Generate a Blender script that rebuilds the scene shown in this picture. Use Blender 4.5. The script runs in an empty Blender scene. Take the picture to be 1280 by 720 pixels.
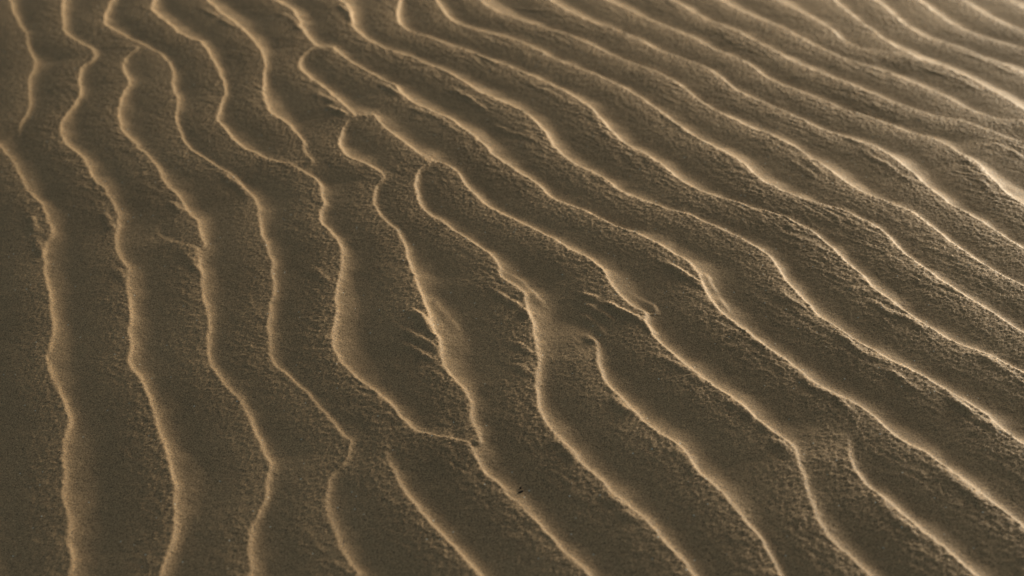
import bpy, math, random
import numpy as np

# ------------------------------------------------------------------ camera, sky, sun, exposure
scene = bpy.context.scene
CAM_H, PITCH, HFOV = 0.86, math.radians(31.5), math.radians(40.0)
cam_d = bpy.data.cameras.new("camera")
cam = bpy.data.objects.new("camera", cam_d)
scene.collection.objects.link(cam)
cam.location = (0, 0, CAM_H)
cam.rotation_euler = (math.pi / 2 - PITCH, 0, 0)
cam_d.sensor_width = 36.0
cam_d.lens = 18.0 / math.tan(HFOV / 2)
cam_d.clip_start, cam_d.clip_end = 0.01, 3000
cam_d.dof.use_dof = True
cam_d.dof.focus_distance = 1.55
cam_d.dof.aperture_fstop = 4.5
scene.camera = cam

SUN_EL, SUN_AZ = math.radians(3.7), math.radians(46.0)     # azimuth counted from +X towards +Y
world = bpy.data.worlds.new("World")
scene.world = world
world.use_nodes = True
nt = world.node_tree
sky = nt.nodes.new("ShaderNodeTexSky")
sky.sky_type = 'NISHITA'
sky.sun_disc = False
sky.sun_elevation = SUN_EL
sky.sun_rotation = math.pi / 2 - SUN_AZ
sky.air_density = 1.0
sky.dust_density = 3.0
sky.ozone_density = 0.55
bg = nt.nodes["Background"]
bg.inputs["Strength"].default_value = 0.07
nt.links.new(sky.outputs[0], bg.inputs[0])

sun_d = bpy.data.lights.new("sun", 'SUN')
sun_d.energy = 3.7
sun_d.angle = math.radians(19)
sun_d.color = (1.0, 0.945, 0.79)
sun = bpy.data.objects.new("sun", sun_d)
scene.collection.objects.link(sun)
sd = (math.cos(SUN_EL) * math.cos(SUN_AZ), math.cos(SUN_EL) * math.sin(SUN_AZ), math.sin(SUN_EL))
from mathutils import Vector
sun.rotation_euler = Vector(sd).to_track_quat('Z', 'Y').to_euler()
sun.location = (4, 2, 3)

vs = scene.view_settings
vs.view_transform = 'Standard'
vs.look = 'None'
vs.exposure = 1.5
vs.gamma = 1.0
vs.use_curve_mapping = False

# ------------------------------------------------------------------ ripple crests, measured on the photograph and laid on the ground
H = 0.0114          # height of a ripple
rng = np.random.default_rng(7)

CRESTS = [
 (0.85, [(11,-6),(19,20),(31,40),(35,60),(43,77),(34,100),(37,122),(32,138),(23,153),(25,166)]),
 (0.95, [(-20,165),(0,183),(17,202),(28,226),(42,245),(54,258),(59,275),(62,291),(56,308),(53,325),(57,348),(63,364),(62,380),(66,400),(66,415),(60,432),(58,452),(61,466),(72,485),(80,502),(84,520),(80,545),(79,565),(80,588),(79,613),(84,640),(86,655),(85,675),(89,695),(87,724)]),
 (1.0, [(79,-6),(78,20),(82,40),(100,51),(115,60),(117,71),(103,82),(98,95),(101,112),(92,128),(78,147),(76,160),(80,175),(95,188),(107,202),(115,220),(127,232),(137,247),(145,262),(147,280),(143,297),(147,315),(157,332),(159,355),(162,385),(162,410),(163,428),(161,452),(172,470),(184,490),(192,510),(198,540),(207,565),(215,600),(219,627),(216,660),(212,687),(203,702),(199,724)]),
 (1.0, [(172,60),(156,71),(154,85),(161,100),(151,120),(148,138),(150,155),(160,170),(171,181),(190,200),(200,215),(212,232),(227,250),(235,265),(247,277),(250,290),(254,302)]),
 (0.95, [(196,280),(197,290),(210,299),(230,304),(244,309),(248,318),(250,332),(252,355),(257,380),(260,400),(260,422),(262,450),(272,467),(287,485),(300,500),(310,520),(320,543),(330,560),(335,580),(332,605),(327,627),(319,645),(314,665),(311,690),(313,724)]),
 (1.0, [(141,-6),(130,25),(150,41),(180,55),(202,67),(216,87),(215,107),(221,125),(221,155),(231,178),(250,192),(270,205),(290,217),(302,230),(314,241),(320,252),(324,268),(326,290),(334,312),(340,332),(341,357),(337,382),(335,402),(335,435),(342,452),(362,470),(380,487),(400,507),(417,525),(429,540),(439,553),(433,570),(420,587),(411,602),(407,625),(412,647),(422,667),(432,690),(445,712),(450,724)]),
 (1.0, [(194,-6),(190,11),(207,25),(225,41),(252,54),(265,72),(275,92),(281,112),(274,132),(272,150),(285,165),(300,180),(319,191),(340,200),(362,205),(382,215),(397,227),(402,240),(404,252),(400,264),(402,277),(415,292),(424,307),(427,325),(424,342),(420,360),(419,385),(415,412),(416,432),(427,452),(445,470),(470,490),(492,510),(505,525),(518,538),(540,543),(562,549),(584,557),(592,570),(605,587),(622,605),(640,623),(665,645),(685,667),(705,687),(722,705),(740,724)]),
 (1.0, [(252,-6),(275,14),(297,30),(312,45),(322,57),(331,77),(328,100),(330,125),(342,142),(357,152),(370,165),(379,178),(380,190),(391,201)]),
 (1.0, [(335,-6),(352,4),(367,14),(377,35),(387,50),(395,57),(382,66),(374,77),(377,87),(395,101),(412,115),(430,130),(443,145),(437,149),(430,160),(424,170),(424,181),(432,194),(452,202),(470,211),(479,221),(472,232),(466,245),(470,262),(482,276),(497,290),(506,310),(512,330),(520,352),(527,370),(533,385),(536,400),(544,420),(550,434),(552,452),(567,472),(580,490),(589,507),(589,525),(595,540),(598,551)]),
 (0.9, [(395,57),(406,59),(417,60)]),
 (0.9, [(443,145),(456,145),(469,144)]),
 (1.0, [(469,143),(472,150),(490,165),(509,180),(522,192),(540,200),(555,204),(570,214),(580,230),(595,246),(612,259),(640,272),(665,285),(690,297),(715,312),(740,325),(752,335),(761,350),(768,362),(780,375),(791,383),(804,389),(807,400),(812,412),(822,425),(840,441),(860,457),(877,472),(895,485),(915,497),(935,515),(962,535),(985,552),(996,567),(1000,585),(1009,610),(1016,635),(1030,660),(1047,682),(1067,700),(1094,724)]),
 (1.0, [(538,204),(526,211),(520,220),(520,242),(530,262),(552,276),(572,290),(595,304),(613,318),(623,333),(624,343),(633,351),(646,358),(655,368),(660,385),(665,407),(670,427),(672,455),(670,480),(671,505),(680,525),(692,540),(712,560),(732,582),(752,602),(775,624),(800,642),(820,662),(840,685),(857,705),(870,724)]),
 (1.0, [(744,424),(747,440),(750,465),(762,482),(780,500),(795,517),(821,539),(840,550),(855,562),(870,585),(887,602),(905,620),(925,642),(945,667),(958,688),(977,724)]),
 (1.0, [(487,555),(484,570),(490,587),(505,612),(525,637),(545,660),(565,682),(585,705),(602,724)]),
 (1.0, [(1058,545),(1060,562),(1065,580),(1077,597),(1095,615),(1115,632),(1140,652),(1165,672),(1190,695),(1225,724)]),
 (1.0, [(417,60),(430,71),(452,84),(475,97),(495,107),(505,120),(532,135),(560,147),(582,162),(600,177),(615,192),(640,211),(667,227),(695,249),(735,265),(765,280),(790,290),(820,302),(840,315),(862,328),(875,345),(881,362),(895,384),(915,402),(935,417),(960,435),(985,452),(1010,472),(1032,487),(1060,500),(1092,520),(1112,540),(1135,555),(1160,567),(1185,587),(1212,607),(1237,625),(1260,642),(1285,664)]),
 (1.0, [(416,-6),(436,10),(441,32),(455,46),(480,59),(510,70),(540,82),(567,94),(585,105),(602,116),(634,130),(657,142),(677,160),(690,180),(707,197),(735,212),(760,227),(777,240),(810,252),(835,261),(860,267),(880,276),(905,286),(930,299),(960,318),(972,335),(989,359),(1007,377),(1020,392),(1042,407),(1065,422),(1090,437),(1115,452),(1145,465),(1170,480),(1197,495),(1225,512),(1250,534),(1285,560)]),
 (1.0, [(502,-6),(496,20),(505,35),(532,45),(560,55),(590,66),(615,75),(640,84),(672,97),(700,111),(727,127),(745,142),(760,160),(782,180),(802,190),(825,204),(847,222),(872,237),(900,247),(927,255),(960,265),(982,272),(1005,284),(1022,295),(1040,310),(1057,327),(1075,342),(1092,359),(1115,377),(1140,395),(1165,411),(1192,426),(1215,436),(1242,446),(1260,457),(1285,468)]),
 (1.0, [(541,-6),(555,15),(567,27),(590,35),(610,41),(640,49),(667,60),(697,75),(727,86),(752,97),(780,110),(805,125),(825,140),(847,157),(885,180),(912,194),(932,207),(945,220),(960,230),(985,242),(1015,252),(1045,260),(1070,270),(1092,282),(1110,295),(1120,307),(1140,325),(1165,342),(1190,360),(1215,375),(1242,391),(1260,404),(1285,418)]),
 (1.0, [(590,-6),(620,14),(640,21),(670,31),(705,41),(735,54),(762,67),(790,79),(820,90),(847,105),(865,119),(890,135),(915,147),(940,159),(962,167),(987,180),(1010,195),(1030,207),(1047,220),(1070,235),(1092,246),(1120,257),(1142,267),(1167,286),(1200,311),(1227,329),(1255,345),(1285,360)]),
 (1.0, [(680,-6),(702,10),(722,20),(745,29),(775,39),(800,50),(820,61),(847,71),(877,81),(897,94),(915,109),(935,120),(960,130),(995,145),(1025,160),(1052,170),(1085,180),(1105,190),(1125,204),(1145,219),(1162,235),(1185,252),(1210,267),(1235,282),(1260,299),(1285,314)]),
 (1.0, [(750,-6),(785,12),(815,26),(840,36),(865,46),(885,57),(910,69),(935,80),(960,98),(990,110),(1020,122),(1052,136),(1080,144),(1110,155),(1140,166),(1165,173),(1184,181),(1200,191),(1220,202),(1232,215),(1247,230),(1262,245),(1285,260)]),
 (1.0, [(828,-6),(860,12),(885,26),(920,39),(940,51),(960,61),(982,72),(1010,86),(1037,96),(1065,107),(1090,117),(1115,129),(1140,137),(1170,146),(1200,152),(1230,161),(1260,172),(1285,182)]),
 (1.0, [(888,-6),(920,10),(940,20),(960,27),(987,39),(1015,55),(1040,66),(1070,77),(1100,87),(1130,99),(1160,111),(1185,122),(1210,136),(1235,145),(1260,150),(1285,152)]),
 (1.0, [(959,-6),(995,12),(1020,25),(1040,37),(1050,47),(1067,57),(1092,64),(1120,67),(1140,70)]),
 (1.0, [(1036,-6),(1060,15),(1080,30),(1100,46),(1117,57),(1135,66),(1150,75),(1175,82),(1200,92),(1225,105),(1247,117),(1265,127),(1285,140)]),
 (1.0, [(1086,-6),(1115,17),(1140,36),(1160,47),(1190,56),(1217,66),(1242,76),(1260,82),(1285,94)]),
 (1.0, [(1140,-6),(1167,14),(1192,31),(1217,42),(1245,51),(1285,63)]),
 (1.0, [(1193,-6),(1230,17),(1255,30),(1285,41)]),
 (1.0, [(1250,-6),(1285,13)]),
 (0.9, [(1246,180),(1262,188),(1286,200)]),
]
# low secondary ridges that run along or into the main crests (height in mm)
RIDGES = [
 (1.3, [(612,359),(630,371),(645,380),(659,391),(664,405)]),
 (1.0, [(627,334),(645,342),(657,350),(666,362),(682,379)]),
 (1.6, [(757,373),(766,382),(777,389),(790,395),(806,400)]),
 (1.5, [(727,374),(742,384),(755,392),(765,399),(770,405)]),
 (1.0, [(726,365),(737,369),(751,374)]),
 (1.0, [(721,387),(737,397),(750,407),(760,420)]),
 (0.9, [(730,415),(742,422),(748,430)]),
 (1.0, [(780,359),(792,364),(804,372),(816,379),(819,388),(810,394)]),
 (1.3, [(826,322),(852,340),(872,352),(884,362)]),
 (1.0, [(870,333),(885,343),(889,352),(907,380),(915,392)]),
 (1.1, [(1177,490),(1210,512),(1235,530),(1256,545)]),
 (1.2, [(1070,180),(1092,197),(1110,206),(1127,220),(1155,232)]),
 (1.1, [(407,130),(425,139),(437,146)]),
 (0.8, [(392,114),(410,122),(425,132)]),
 (1.2, [(507,380),(525,395),(540,415),(550,432)]),
 (0.9, [(505,408),(522,420),(540,432),(549,440)]),
 (0.9, [(503,425),(525,440),(545,452)]),
 (0.8, [(540,367),(555,385),(577,412)]),
 (1.0, [(640,5),(670,11),(702,14)]),
 (1.0, [(560,108),(580,118),(600,132),(615,140)]),
 (1.1, [(475,103),(490,112),(503,122)]),
 (0.9, [(500,132),(525,138),(550,148),(575,166)]),
 (1.0, [(655,100),(690,117),(715,130),(735,136)]),
 (1.0, [(740,140),(752,162),(775,178)]),
 (0.9, [(820,135),(835,148),(860,165),(880,178)]),
 (0.9, [(800,195),(812,200),(840,220)]),
 (0.9, [(612,152),(628,158),(640,165),(660,170),(675,180)]),
 (0.8, [(790,396),(810,405),(822,418)]),
 (0.9, [(640,425),(655,433),(668,447)]),
 (0.8, [(640,440),(655,448),(668,460)]),
 (0.7, [(640,452),(655,460),(668,470)]),
 (0.9, [(763,494),(780,508),(797,520)]),
 (0.8, [(815,438),(835,450),(860,463),(885,485)]),
 (1.0, [(895,490),(920,505),(945,525),(960,537),(985,555)]),
 (0.9, [(925,400),(945,422),(965,440)]),
 (1.0, [(1000,195),(1015,205),(1035,222)]),
 (0.9, [(985,197),(1005,210),(1025,225)]),
 (1.0, [(1190,185),(1205,198),(1225,212),(1240,232)]),
 (0.9, [(1195,205),(1215,215),(1240,240),(1255,250)]),
 (1.0, [(1262,187),(1280,198)]),
 (0.9, [(975,365),(995,380),(1010,388)]),
 (1.0, [(1035,405),(1055,422),(1080,440),(1110,455)]),
 (0.9, [(1105,460),(1130,475),(1155,492)]),
 (0.8, [(1085,372),(1110,388),(1140,402),(1165,420)]),
 (0.9, [(1212,440),(1240,452),(1265,468),(1285,480)]),
 (0.9, [(965,448),(990,462),(1020,485),(1050,500),(1070,522)]),
 (0.8, [(1170,585),(1200,605),(1225,625),(1250,640)]),
 (0.7, [(1095,622),(1120,645),(1150,670)]),
 (0.8, [(960,548),(980,558),(995,575)]),
 (0.7, [(830,552),(845,562),(860,575),(880,602)]),
 (0.8, [(690,545),(710,565),(725,582)]),
 (0.7, [(750,610),(775,632),(800,655)]),
 (0.9, [(215,250),(222,258),(232,264)]),
 (0.9, [(275,212),(290,224),(305,236),(316,248)]),
 (0.9, [(250,8),(275,22),(300,36)]),
 (1.0, [(422,4),(437,18),(440,30)]),
 (0.9, [(345,14),(365,24),(378,42)]),
 (0.9, [(1050,170),(1080,182),(1105,194)]),
 (1.0, [(1140,80),(1170,90),(1205,103),(1240,122)]),
 (0.9, [(1195,63),(1225,74),(1255,87),(1280,97)]),
 (0.9, [(895,184),(920,202),(945,225)]),
 (0.8, [(48,296),(52,308),(53,322)]),
 (0.8, [(36,262),(42,280),(48,296)]),
 (0.9, [(132,262),(138,276),(143,290)]),
 (0.8, [(230,310),(240,322),(250,340)]),
 (0.8, [(390,330),(405,345),(420,358)]),
 (0.7, [(140,330),(150,340),(158,350)]),
 (0.8, [(584,60),(600,68),(625,82)]),
]

def broad(x, y):
    """made-up broad tilt: the near left falls away from the sun, to darken it"""
    s = 0.75 * x + 0.66 * y - 1.2
    return -0.125 * (np.sqrt(1 + (s / 0.9) ** 2) - 1)
TAN = math.tan(HFOV / 2)
cp, sp = math.cos(PITCH), math.sin(PITCH)
def ground(px, py, z=0.0):
    u = (np.asarray(px, float) - 640) / 640 * TAN
    v = (360 - np.asarray(py, float)) / 640 * TAN
    dx, dy, dz = u, cp + v * sp, v * cp - sp
    zz = z
    for _ in range(6):
        s = (zz - CAM_H) / dz
        zz = z + broad(dx * s, dy * s)
    return np.stack([dx * s, dy * s], -1)

def spline(pts, step):
    """Catmull-Rom through the points, resampled evenly"""
    p = np.vstack([2 * pts[0] - pts[1], pts, 2 * pts[-1] - pts[-2]])
    out = []
    for i in range(1, len(p) - 2):
        n = 12
        t = np.linspace(0, 1, n, endpoint=False)[:, None]
        a, b, c, d = p[i - 1], p[i], p[i + 1], p[i + 2]
        out.append(0.5 * (2 * b + (c - a) * t + (2 * a - 5 * b + 4 * c - d) * t ** 2 + (3 * b - a - 3 * c + d) * t ** 3))
    out.append(p[-2][None])
    q = np.vstack(out)
    L = np.concatenate([[0], np.cumsum(np.linalg.norm(np.diff(q, axis=0), axis=1))])
    n = max(3, int(L[-1] / step))
    s = np.linspace(0, L[-1], n)
    return np.stack([np.interp(s, L, q[:, 0]), np.interp(s, L, q[:, 1])], -1)

def run(p):
    """general run of the crests (pointing away from the camera) at a spot outside the view"""
    a = math.radians(115) + 0.16 * math.sin(3.1 * p[0] + 1.3 * p[1] + 0.5) + 0.12 * math.sin(-5.3 * p[0] + 6.7 * p[1]) + 0.08 * math.sin(11.0 * p[0] + 9.0 * p[1] + 2)
    return np.array([math.cos(a), math.sin(a)])
def extend(g, end, length):
    """carry a crest on past the edge of the view"""
    p = g[-1] if end else g[0]
    q = g[-min(10, len(g))] if end else g[min(9, len(g) - 1)]
    d = (p - q) / np.linalg.norm(p - q)
    res = []
    for k in range(int(length / 0.02)):
        m = -run(p) if end else run(p)
        d = 0.85 * d + 0.15 * m
        d = d / np.linalg.norm(d)
        p = p + d * 0.02
        res.append(p)
    res = np.array(res)
    return np.vstack([g, res]) if end else np.vstack([res[::-1], g])

crests = []
for i, (amp, pts) in enumerate(CRESTS):
    a = np.array(pts, float)
    g = spline(ground(a[:, 0], a[:, 1], H * 0.95), 0.006)
    first, last = pts[0], pts[-1]
    free = [not (first[1] <= 0 or first[0] <= -10), not (last[1] >= 720 or last[0] >= 1283)]
    if first[1] <= 0 or first[0] <= -10: g = extend(g, False, 2.4)
    if last[1] >= 720 or last[0] >= 1283: g = extend(g, True, 1.3)
    crests.append((amp, spline(g, 0.006), free))
nrm = np.array([0.9075, 0.42])
def long_line(p):
    d = run(p)
    g = spline(np.array([p + d * 0.06, p + d * 0.03, p, p - d * 0.03]), 0.007)
    return spline(extend(extend(g, True, 2.2), False, 2.6), 0.012)
c28 = ground(1268, 4, 0)
for k in range(1, 17):
    crests.append((1.0 + 0.05 * math.sin(k * 2.3), long_line(c28 + nrm * (0.092 * k + 0.012 * math.sin(k * 1.7))), [False, False]))
p0 = ground(388, -70, 0)
crests.append((1.0, spline(extend(spline(np.array([p0 - run(p0) * 0.06, p0 - run(p0) * 0.03, p0])[::-1], 0.005), False, 2.2), 0.01), [False, False]))
c0 = ground(70, 420, 0)
for k in range(1, 13):
    crests.append((0.9 + 0.05 * math.sin(k * 2.9), long_line(c0 - nrm * (0.11 * k + 0.012 * math.sin(k * 1.3))), [False, False]))

# ------------------------------------------------------------------ height field
DX = 0.0015
X0, X1, Y0, Y1 = -2.4, 3.2, 0.30, 4.6          # the rippled ground
def axis(lo, a, b, hi):
    """even fine steps from a to b, growing to 6 mm out to lo and hi"""
    v = list(np.arange(a, b + DX / 2, DX))
    st = DX
    while v[-1] < hi:
        st = min(st * 1.02, 0.006); v.append(v[-1] + st)
    w, st = [v[0]], DX
    while w[-1] > lo:
        st = min(st * 1.02, 0.006); w.append(w[-1] - st)
    return np.array(w[:0:-1] + v)
xs = axis(X0, -1.0, 1.3, X1)
ys = axis(Y0, 0.82, 2.55, Y1)
NX, NY = len(xs), len(ys)
XX, YY = np.meshgrid(xs, ys)
XX = XX.astype(np.float32); YY = YY.astype(np.float32)

def lattice_noise(u, v, seed):
    """smooth value noise, period 256"""
    r = np.random.default_rng(seed)
    T = r.uniform(-1, 1, (256, 256)).astype(np.float32)
    iu, iv = np.floor(u).astype(np.int64), np.floor(v).astype(np.int64)
    fu, fv = (u - iu).astype(np.float32), (v - iv).astype(np.float32)
    fu = fu * fu * fu * (fu * (fu * 6 - 15) + 10); fv = fv * fv * fv * (fv * (fv * 6 - 15) + 10)
    a, b = iu & 255, (iu + 1) & 255
    c, d = iv & 255, (iv + 1) & 255
    return (T[c, a] * (1 - fu) + T[c, b] * fu) * (1 - fv) + (T[d, a] * (1 - fu) + T[d, b] * fu) * fv

def turned(ang, su, sv):
    c, s = math.cos(ang), math.sin(ang)
    return (XX * c + YY * s) / su, (-XX * s + YY * c) / sv

left = np.clip(0.5 - (XX + 0.42 * (YY - 1.4)) / 0.6, 0, 1)           # 1 on the far left of the view, 0 on the right
# the crest lines wander a little at small scale, more where the sand is crumbly on the left
wild = (0.8 + 0.25 * left).astype(np.float32)
WX = XX + wild * (0.0016 * lattice_noise(XX / 0.022, YY / 0.022, 1) + 0.0007 * lattice_noise(XX / 0.008, YY / 0.008, 2))
WY = YY + wild * (0.0016 * lattice_noise(XX / 0.022, YY / 0.022, 3) + 0.0007 * lattice_noise(XX / 0.008, YY / 0.008, 4))
LIPS = np.clip(1.0 + 0.3 * lattice_noise(XX / 0.06, YY / 0.06, 41) + 0.2 * lattice_noise(XX / 0.024, YY / 0.02, 42) - 0.2 * left, 0.3, 1.5).astype(np.float32)

def crest_field(g, w_stoss, w_lee, p_lee=1.6, lip=0.0):
    """0..1 ridge profile round one crest; steep on the right-hand side (towards the sun), rounded on the left"""
    R = max(w_stoss, w_lee) * 1.05
    best = np.full((NY, NX), 9.0, np.float32)       # smallest scaled distance
    side = np.zeros((NY, NX), np.float32)
    arc = np.zeros((NY, NX), np.float32)
    pos = 0.0
    for k in range(len(g) - 1):
        a, b = g[k], g[k + 1]
        i0, i1 = np.searchsorted(xs, (min(a[0], b[0]) - R, max(a[0], b[0]) + R))
        j0, j1 = np.searchsorted(ys, (min(a[1], b[1]) - R, max(a[1], b[1]) + R))
        ab = b - a; L2 = float(ab @ ab); L = math.sqrt(L2)
        if i0 < i1 and j0 < j1 and L > 0:
            px, py = WX[j0:j1, i0:i1], WY[j0:j1, i0:i1]
            t = ((px - a[0]) * ab[0] + (py - a[1]) * ab[1]) / L2
            past = 0.0
            if k == 0: past = np.clip(-t * L, 0, None)
            if k == len(g) - 2: past = past + np.clip((t - 1) * L, 0, None)
            t = np.clip(t, 0, 1)
            ex, ey = px - (a[0] + t * ab[0]), py - (a[1] + t * ab[1])
            d = np.sqrt(ex * ex + ey * ey) + 1e-9
            # right of travel (far -> near means sun side is on the left of travel direction: (−dy, dx))
            nx, ny = -ab[1] / L, ab[0] / L
            c = (ex * nx + ey * ny) / d
            m = 0.5 + 0.5 * c
            q = d * (m / w_lee + (1 - m) / w_stoss) + past * 14.0
            B = best[j0:j1, i0:i1]
            up = q < B
            B[up] = q[up]
            side[j0:j1, i0:i1][up] = m[up]
            arc[j0:j1, i0:i1][up] = (pos + t * L)[up]
        pos += L
    t = np.clip(best, 0, 1)
    lip = lip * LIPS
    f = (1 - side) * (0.5 + 0.5 * np.cos(math.pi * t ** 1.15)) + side * ((1 - lip) * (1 - t) ** p_lee + lip * np.exp(-t * w_lee / 0.0044))
    return f, arc

P = 4.5
TAPER = {(13, 0): (0.04, 0.82), (14, 0): (0.04, 0.82), (15, 0): (0.04, 0.82), (0, 1): (0.05, 0.6), (3, 1): (0.02, 0.85), (4, 0): (0.05, 0.7)}   # crests that die out in the sand
acc = np.zeros((NY, NX), np.float32)
for i, (amp, g, free) in enumerate(crests):
    f, arc = crest_field(g, 0.112, 0.074, 1.3, 0.44)
    amp = amp * (0.90 if i < 6 else 1.1 if i == 23 else 1.0)
    r = np.random.default_rng(900 + i)
    tab = r.normal(0, 1, 200); tab = np.convolve(tab, [0.25, 0.5, 0.25], 'same')
    mod = amp * (1 + 0.05 * np.interp(arc, np.arange(200) * 0.05, tab))
    tot = float(np.linalg.norm(np.diff(g, axis=0), axis=1).sum())
    for end, d in ((0, arc), (1, tot - arc)):
        if (i, end) in TAPER:
            far, low = TAPER[(i, end)]
            e = np.clip(d / far, 0, 1)
            mod = mod * (low + (1 - low) * e * e * (3 - 2 * e))
    mod = mod * (1 - 0.13 * left)
    acc += np.clip(f * mod, 0, None).astype(np.float32) ** P
rip = acc ** (1 / P)
np.clip(rip, 0, 1.15, out=rip)

height = rip * H
shoulder = np.clip((rip - 0.45) / 0.5, 0, 1) ** 1.3

def wobble(arc, r):
    return 1 + 0.35 * np.interp(arc, np.arange(120) * 0.012, r.normal(0, 1, 120))
for i, (mm, pts) in enumerate(RIDGES):
    a = np.array(pts, float)
    if a[0, 0] > 560 and a[0, 1] < 260: mm *= 0.6
    g = spline(ground(a[:, 0], a[:, 1], H * 0.9), 0.004)
    f, arc = crest_field(g, 0.012, 0.0050, 1.2)
    tot = float(np.linalg.norm(np.diff(g, axis=0), axis=1).sum())
    taper = np.clip(np.minimum(arc, tot - arc) / (0.25 * tot), 0.15, 1)
    height += (0.0014 * mm * f * taper * wobble(arc, np.random.default_rng(1300 + i))).astype(np.float32)

# wind streaks and grain clumps
def streaks(ang, seed, su, sv):
    u, v = turned(math.radians(ang), su, sv)
    u = u + 0.5 * lattice_noise(XX / 0.02, YY / 0.02, seed); v = v + 0.7 * lattice_noise(XX / 0.03, YY / 0.03, seed + 1)
    return lattice_noise(u, v, seed + 2)
streak = streaks(-33, 11, 0.013, 0.006) * left + streaks(-50, 31, 0.026, 0.0045) * (1 - left)
patch = np.clip(0.5 + 0.9 * lattice_noise(XX / 0.13, YY / 0.13, 14), 0, 1)
rough = 0.85 - 0.1 * left
height += (0.0006 * shoulder * patch * rough) * (1 - np.abs(streak) * 2)
for sc_, am, sd_ in ((0.012, 0.00014, 15), (0.0055, 0.00011, 16), (0.0032, 0.00015, 17)):
    height += am * rough * (0.35 + 1.0 * shoulder + 0.25 * patch) * lattice_noise(XX / sc_, YY / sc_, sd_)
height += rng.normal(0, 0.00015, height.shape).astype(np.float32) * (0.8 + 1.5 * shoulder)

# ------------------------------------------------------------------ one sheet of ground, fine where the ripples are, out to the horizon
def grow(start, sign):
    out, step, x = [], 0.006, start
    while abs(x) < 1500:
        step *= 1.22
        x = x + sign * step
        out.append(x)
    return np.array(out)
lo_x, hi_x = grow(xs[0], -1)[::-1], grow(xs[-1], 1)
lo_y, hi_y = grow(ys[0], -1)[::-1], grow(ys[-1], 1)
gx = np.concatenate([lo_x, xs, hi_x]); gy = np.concatenate([lo_y, ys, hi_y])
pad = ((len(lo_y), len(hi_y)), (len(lo_x), len(hi_x)))
Z = np.pad(height, pad, mode='edge')
GX, GY = np.meshgrid(gx, gy)
out = np.maximum(np.maximum(X0 - GX, GX - X1), np.maximum(Y0 - GY, GY - Y1)) + 0.45
fade = np.clip(1 - out / 0.45, 0, 1)
fade = fade * fade * (3 - 2 * fade)
Z = Z * fade + 0.3 * H * (1 - fade)
Z = Z + broad(GX, GY)

def sheet(name, GX, GY, Z):
    ny, nx = Z.shape
    co = np.stack([GX, GY, Z], -1).reshape(-1, 3).astype(np.float32)
    idx = np.arange(ny * nx, dtype=np.int32).reshape(ny, nx)
    q = np.stack([idx[:-1, :-1], idx[:-1, 1:], idx[1:, 1:], idx[1:, :-1]], -1).reshape(-1, 4)
    me = bpy.data.meshes.new(name)
    me.vertices.add(len(co)); me.vertices.foreach_set("co", co.ravel())
    me.loops.add(q.size); me.loops.foreach_set("vertex_index", q.ravel())
    me.polygons.add(len(q))
    me.polygons.foreach_set("loop_start", np.arange(0, q.size, 4, dtype=np.int32))
    me.polygons.foreach_set("use_smooth", np.ones(len(q), bool))
    me.update(calc_edges=True)
    ob = bpy.data.objects.new(name, me)
    scene.collection.objects.link(ob)
    return ob
sand = sheet("sand", GX, GY, Z)
sand["kind"] = "structure"
sand["label"] = "wind rippled brown sand lit by a low sun"

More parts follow.
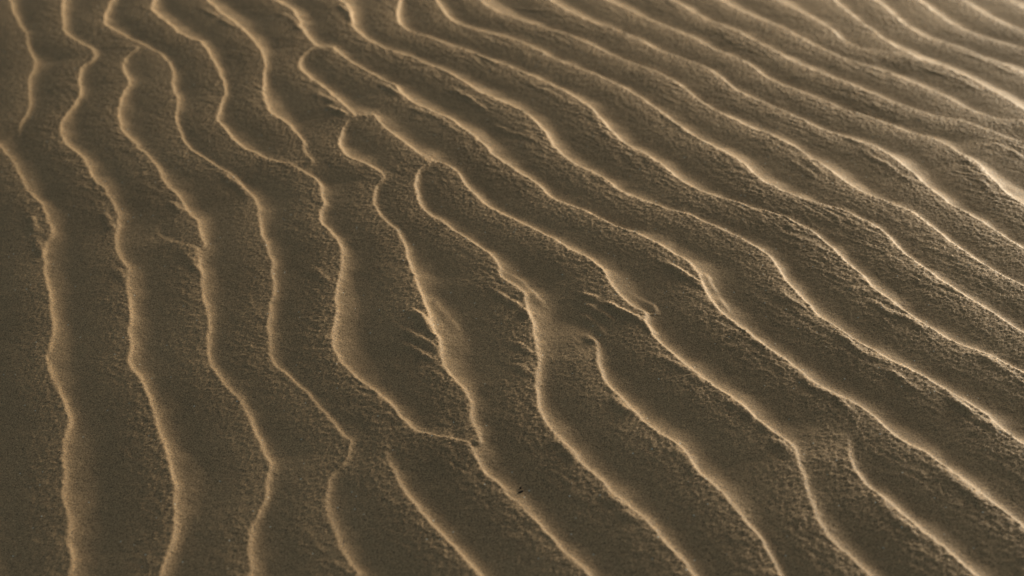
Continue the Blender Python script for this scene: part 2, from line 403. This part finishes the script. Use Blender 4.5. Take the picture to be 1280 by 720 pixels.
# ------------------------------------------------------------------ materials
def sand_material():
    m = bpy.data.materials.new("sand")
    m.use_nodes = True
    n, l = m.node_tree.nodes, m.node_tree.links
    b = n["Principled BSDF"]
    tc = n.new("ShaderNodeTexCoord")
    big = n.new("ShaderNodeTexNoise"); big.inputs["Scale"].default_value = 5.0; big.inputs["Detail"].default_value = 4
    gr = n.new("ShaderNodeTexNoise"); gr.inputs["Scale"].default_value = 700.0; gr.inputs["Detail"].default_value = 3; gr.inputs["Roughness"].default_value = 0.7
    l.new(tc.outputs["Object"], big.inputs["Vector"]); l.new(tc.outputs["Object"], gr.inputs["Vector"])
    r1 = n.new("ShaderNodeValToRGB")
    r1.color_ramp.elements[0].position = 0.3; r1.color_ramp.elements[0].color = (0.335, 0.231, 0.128, 1)
    r1.color_ramp.elements[1].position = 0.7; r1.color_ramp.elements[1].color = (0.40, 0.2765, 0.155, 1)
    l.new(big.outputs["Fac"], r1.inputs["Fac"])
    r2 = n.new("ShaderNodeValToRGB")
    r2.color_ramp.elements[0].position = 0.38; r2.color_ramp.elements[0].color = (0.5, 0.5, 0.51, 1)
    r2.color_ramp.elements[1].position = 0.64; r2.color_ramp.elements[1].color = (1.5, 1.46, 1.4, 1)
    l.new(gr.outputs["Fac"], r2.inputs["Fac"])
    mx = n.new("ShaderNodeMix"); mx.data_type = 'RGBA'; mx.blend_type = 'MULTIPLY'; mx.inputs[0].default_value = 1
    l.new(r1.outputs[0], mx.inputs[6]); l.new(r2.outputs[0], mx.inputs[7])
    # a sprinkling of pale quartz and dark mineral grains
    vo = n.new("ShaderNodeTexVoronoi"); vo.inputs["Scale"].default_value = 420.0
    l.new(tc.outputs["Object"], vo.inputs["Vector"])
    sep = n.new("ShaderNodeSeparateColor"); l.new(vo.outputs["Color"], sep.inputs[0])
    near = n.new("ShaderNodeMath"); near.operation = 'LESS_THAN'; near.inputs[1].default_value = 0.32
    l.new(vo.outputs["Distance"], near.inputs[0])
    last = mx.outputs[2]
    for ch, op, lim, col in ((0, 'GREATER_THAN', 0.996, (0.70, 0.70, 0.60, 1)), (1, 'GREATER_THAN', 0.975, (0.10, 0.075, 0.05, 1))):
        t = n.new("ShaderNodeMath"); t.operation = op; t.inputs[1].default_value = lim
        l.new(sep.outputs[ch], t.inputs[0])
        a = n.new("ShaderNodeMath"); a.operation = 'MULTIPLY'
        l.new(t.outputs[0], a.inputs[0]); l.new(near.outputs[0], a.inputs[1])
        m2 = n.new("ShaderNodeMix"); m2.data_type = 'RGBA'
        l.new(a.outputs[0], m2.inputs[0]); l.new(last, m2.inputs[6]); m2.inputs[7].default_value = col
        last = m2.outputs[2]
    l.new(last, b.inputs["Base Color"])
    b.inputs["Roughness"].default_value = 0.75
    b.inputs["Specular IOR Level"].default_value = 0.3
    bp = n.new("ShaderNodeBump"); bp.inputs["Strength"].default_value = 0.5; bp.inputs["Distance"].default_value = 0.0006
    l.new(gr.outputs["Fac"], bp.inputs["Height"]); l.new(bp.outputs[0], b.inputs["Normal"])
    return m
sand.data.materials.append(sand_material())

# ------------------------------------------------------------------ the dark bit of debris lying between two crests
def surface(x, y):
    i, j = int(np.searchsorted(xs, x)), int(np.searchsorted(ys, y))
    return float(height[j, i] + broad(np.array(x), np.array(y)))
def plain(name, c, rgh):
    m = bpy.data.materials.new(name); m.use_nodes = True
    n, l = m.node_tree.nodes, m.node_tree.links
    nz = n.new("ShaderNodeTexNoise"); nz.inputs["Scale"].default_value = 900
    r = n.new("ShaderNodeValToRGB")
    r.color_ramp.elements[0].color = (c[0] * .6, c[1] * .6, c[2] * .6, 1); r.color_ramp.elements[1].color = (c[0] * 1.4, c[1] * 1.4, c[2] * 1.4, 1)
    l.new(nz.outputs["Fac"], r.inputs["Fac"]); l.new(r.outputs[0], n["Principled BSDF"].inputs["Base Color"])
    n["Principled BSDF"].inputs["Roughness"].default_value = rgh
    return m
import bmesh
def blob(name, parent, loc, size, rotz, bend, mat, seed):
    r = random.Random(seed)
    bm = bmesh.new()
    bmesh.ops.create_icosphere(bm, subdivisions=3, radius=1.0)
    for v in bm.verts:
        x, y, z = v.co
        w = 1 - 0.45 * max(0, x) ** 2                        # one end drawn out to a point
        n_ = 1 + 0.10 * math.sin(5 * x + seed) * math.cos(4 * y) + r.uniform(-.03, .03)
        v.co = (x * size[0], (y * w * n_ + bend * x * x) * size[1], (z * w * n_ + 0.25 * x * x) * size[2])
    me = bpy.data.meshes.new(name); bm.to_mesh(me); bm.free()
    for p in me.polygons: p.use_smooth = True
    me.materials.append(mat)
    o = bpy.data.objects.new(name, me); scene.collection.objects.link(o)
    o.parent = parent; o.location = loc; o.rotation_euler = (0.1, -0.15, rotz)
    return o
g0 = ground(651, 615, H * 0.45)
speck = bpy.data.objects.new("plant_debris", None); scene.collection.objects.link(speck)
z0 = surface(g0[0], g0[1])
speck.location = (g0[0], g0[1], z0)
speck.empty_display_size = 0.005
speck["label"] = "tiny dark bit of plant debris, modelled as a dried husk, lying beside a ripple crest near the bottom centre"
speck["category"] = "seed husk"
dk = plain("dried plant", (0.022, 0.016, 0.010), 0.8)
blob("husk", speck, (0.0003, -0.0010, 0.0008), (0.0029, 0.0011, 0.0009), 0.25, 0.6, dk, 3)
blob("seed", speck, (-0.0002, 0.0052, surface(g0[0] - 0.0002, g0[1] + 0.0052) - z0 + 0.0009), (0.0013, 0.0011, 0.0011), 1.1, 0.1, dk, 5)
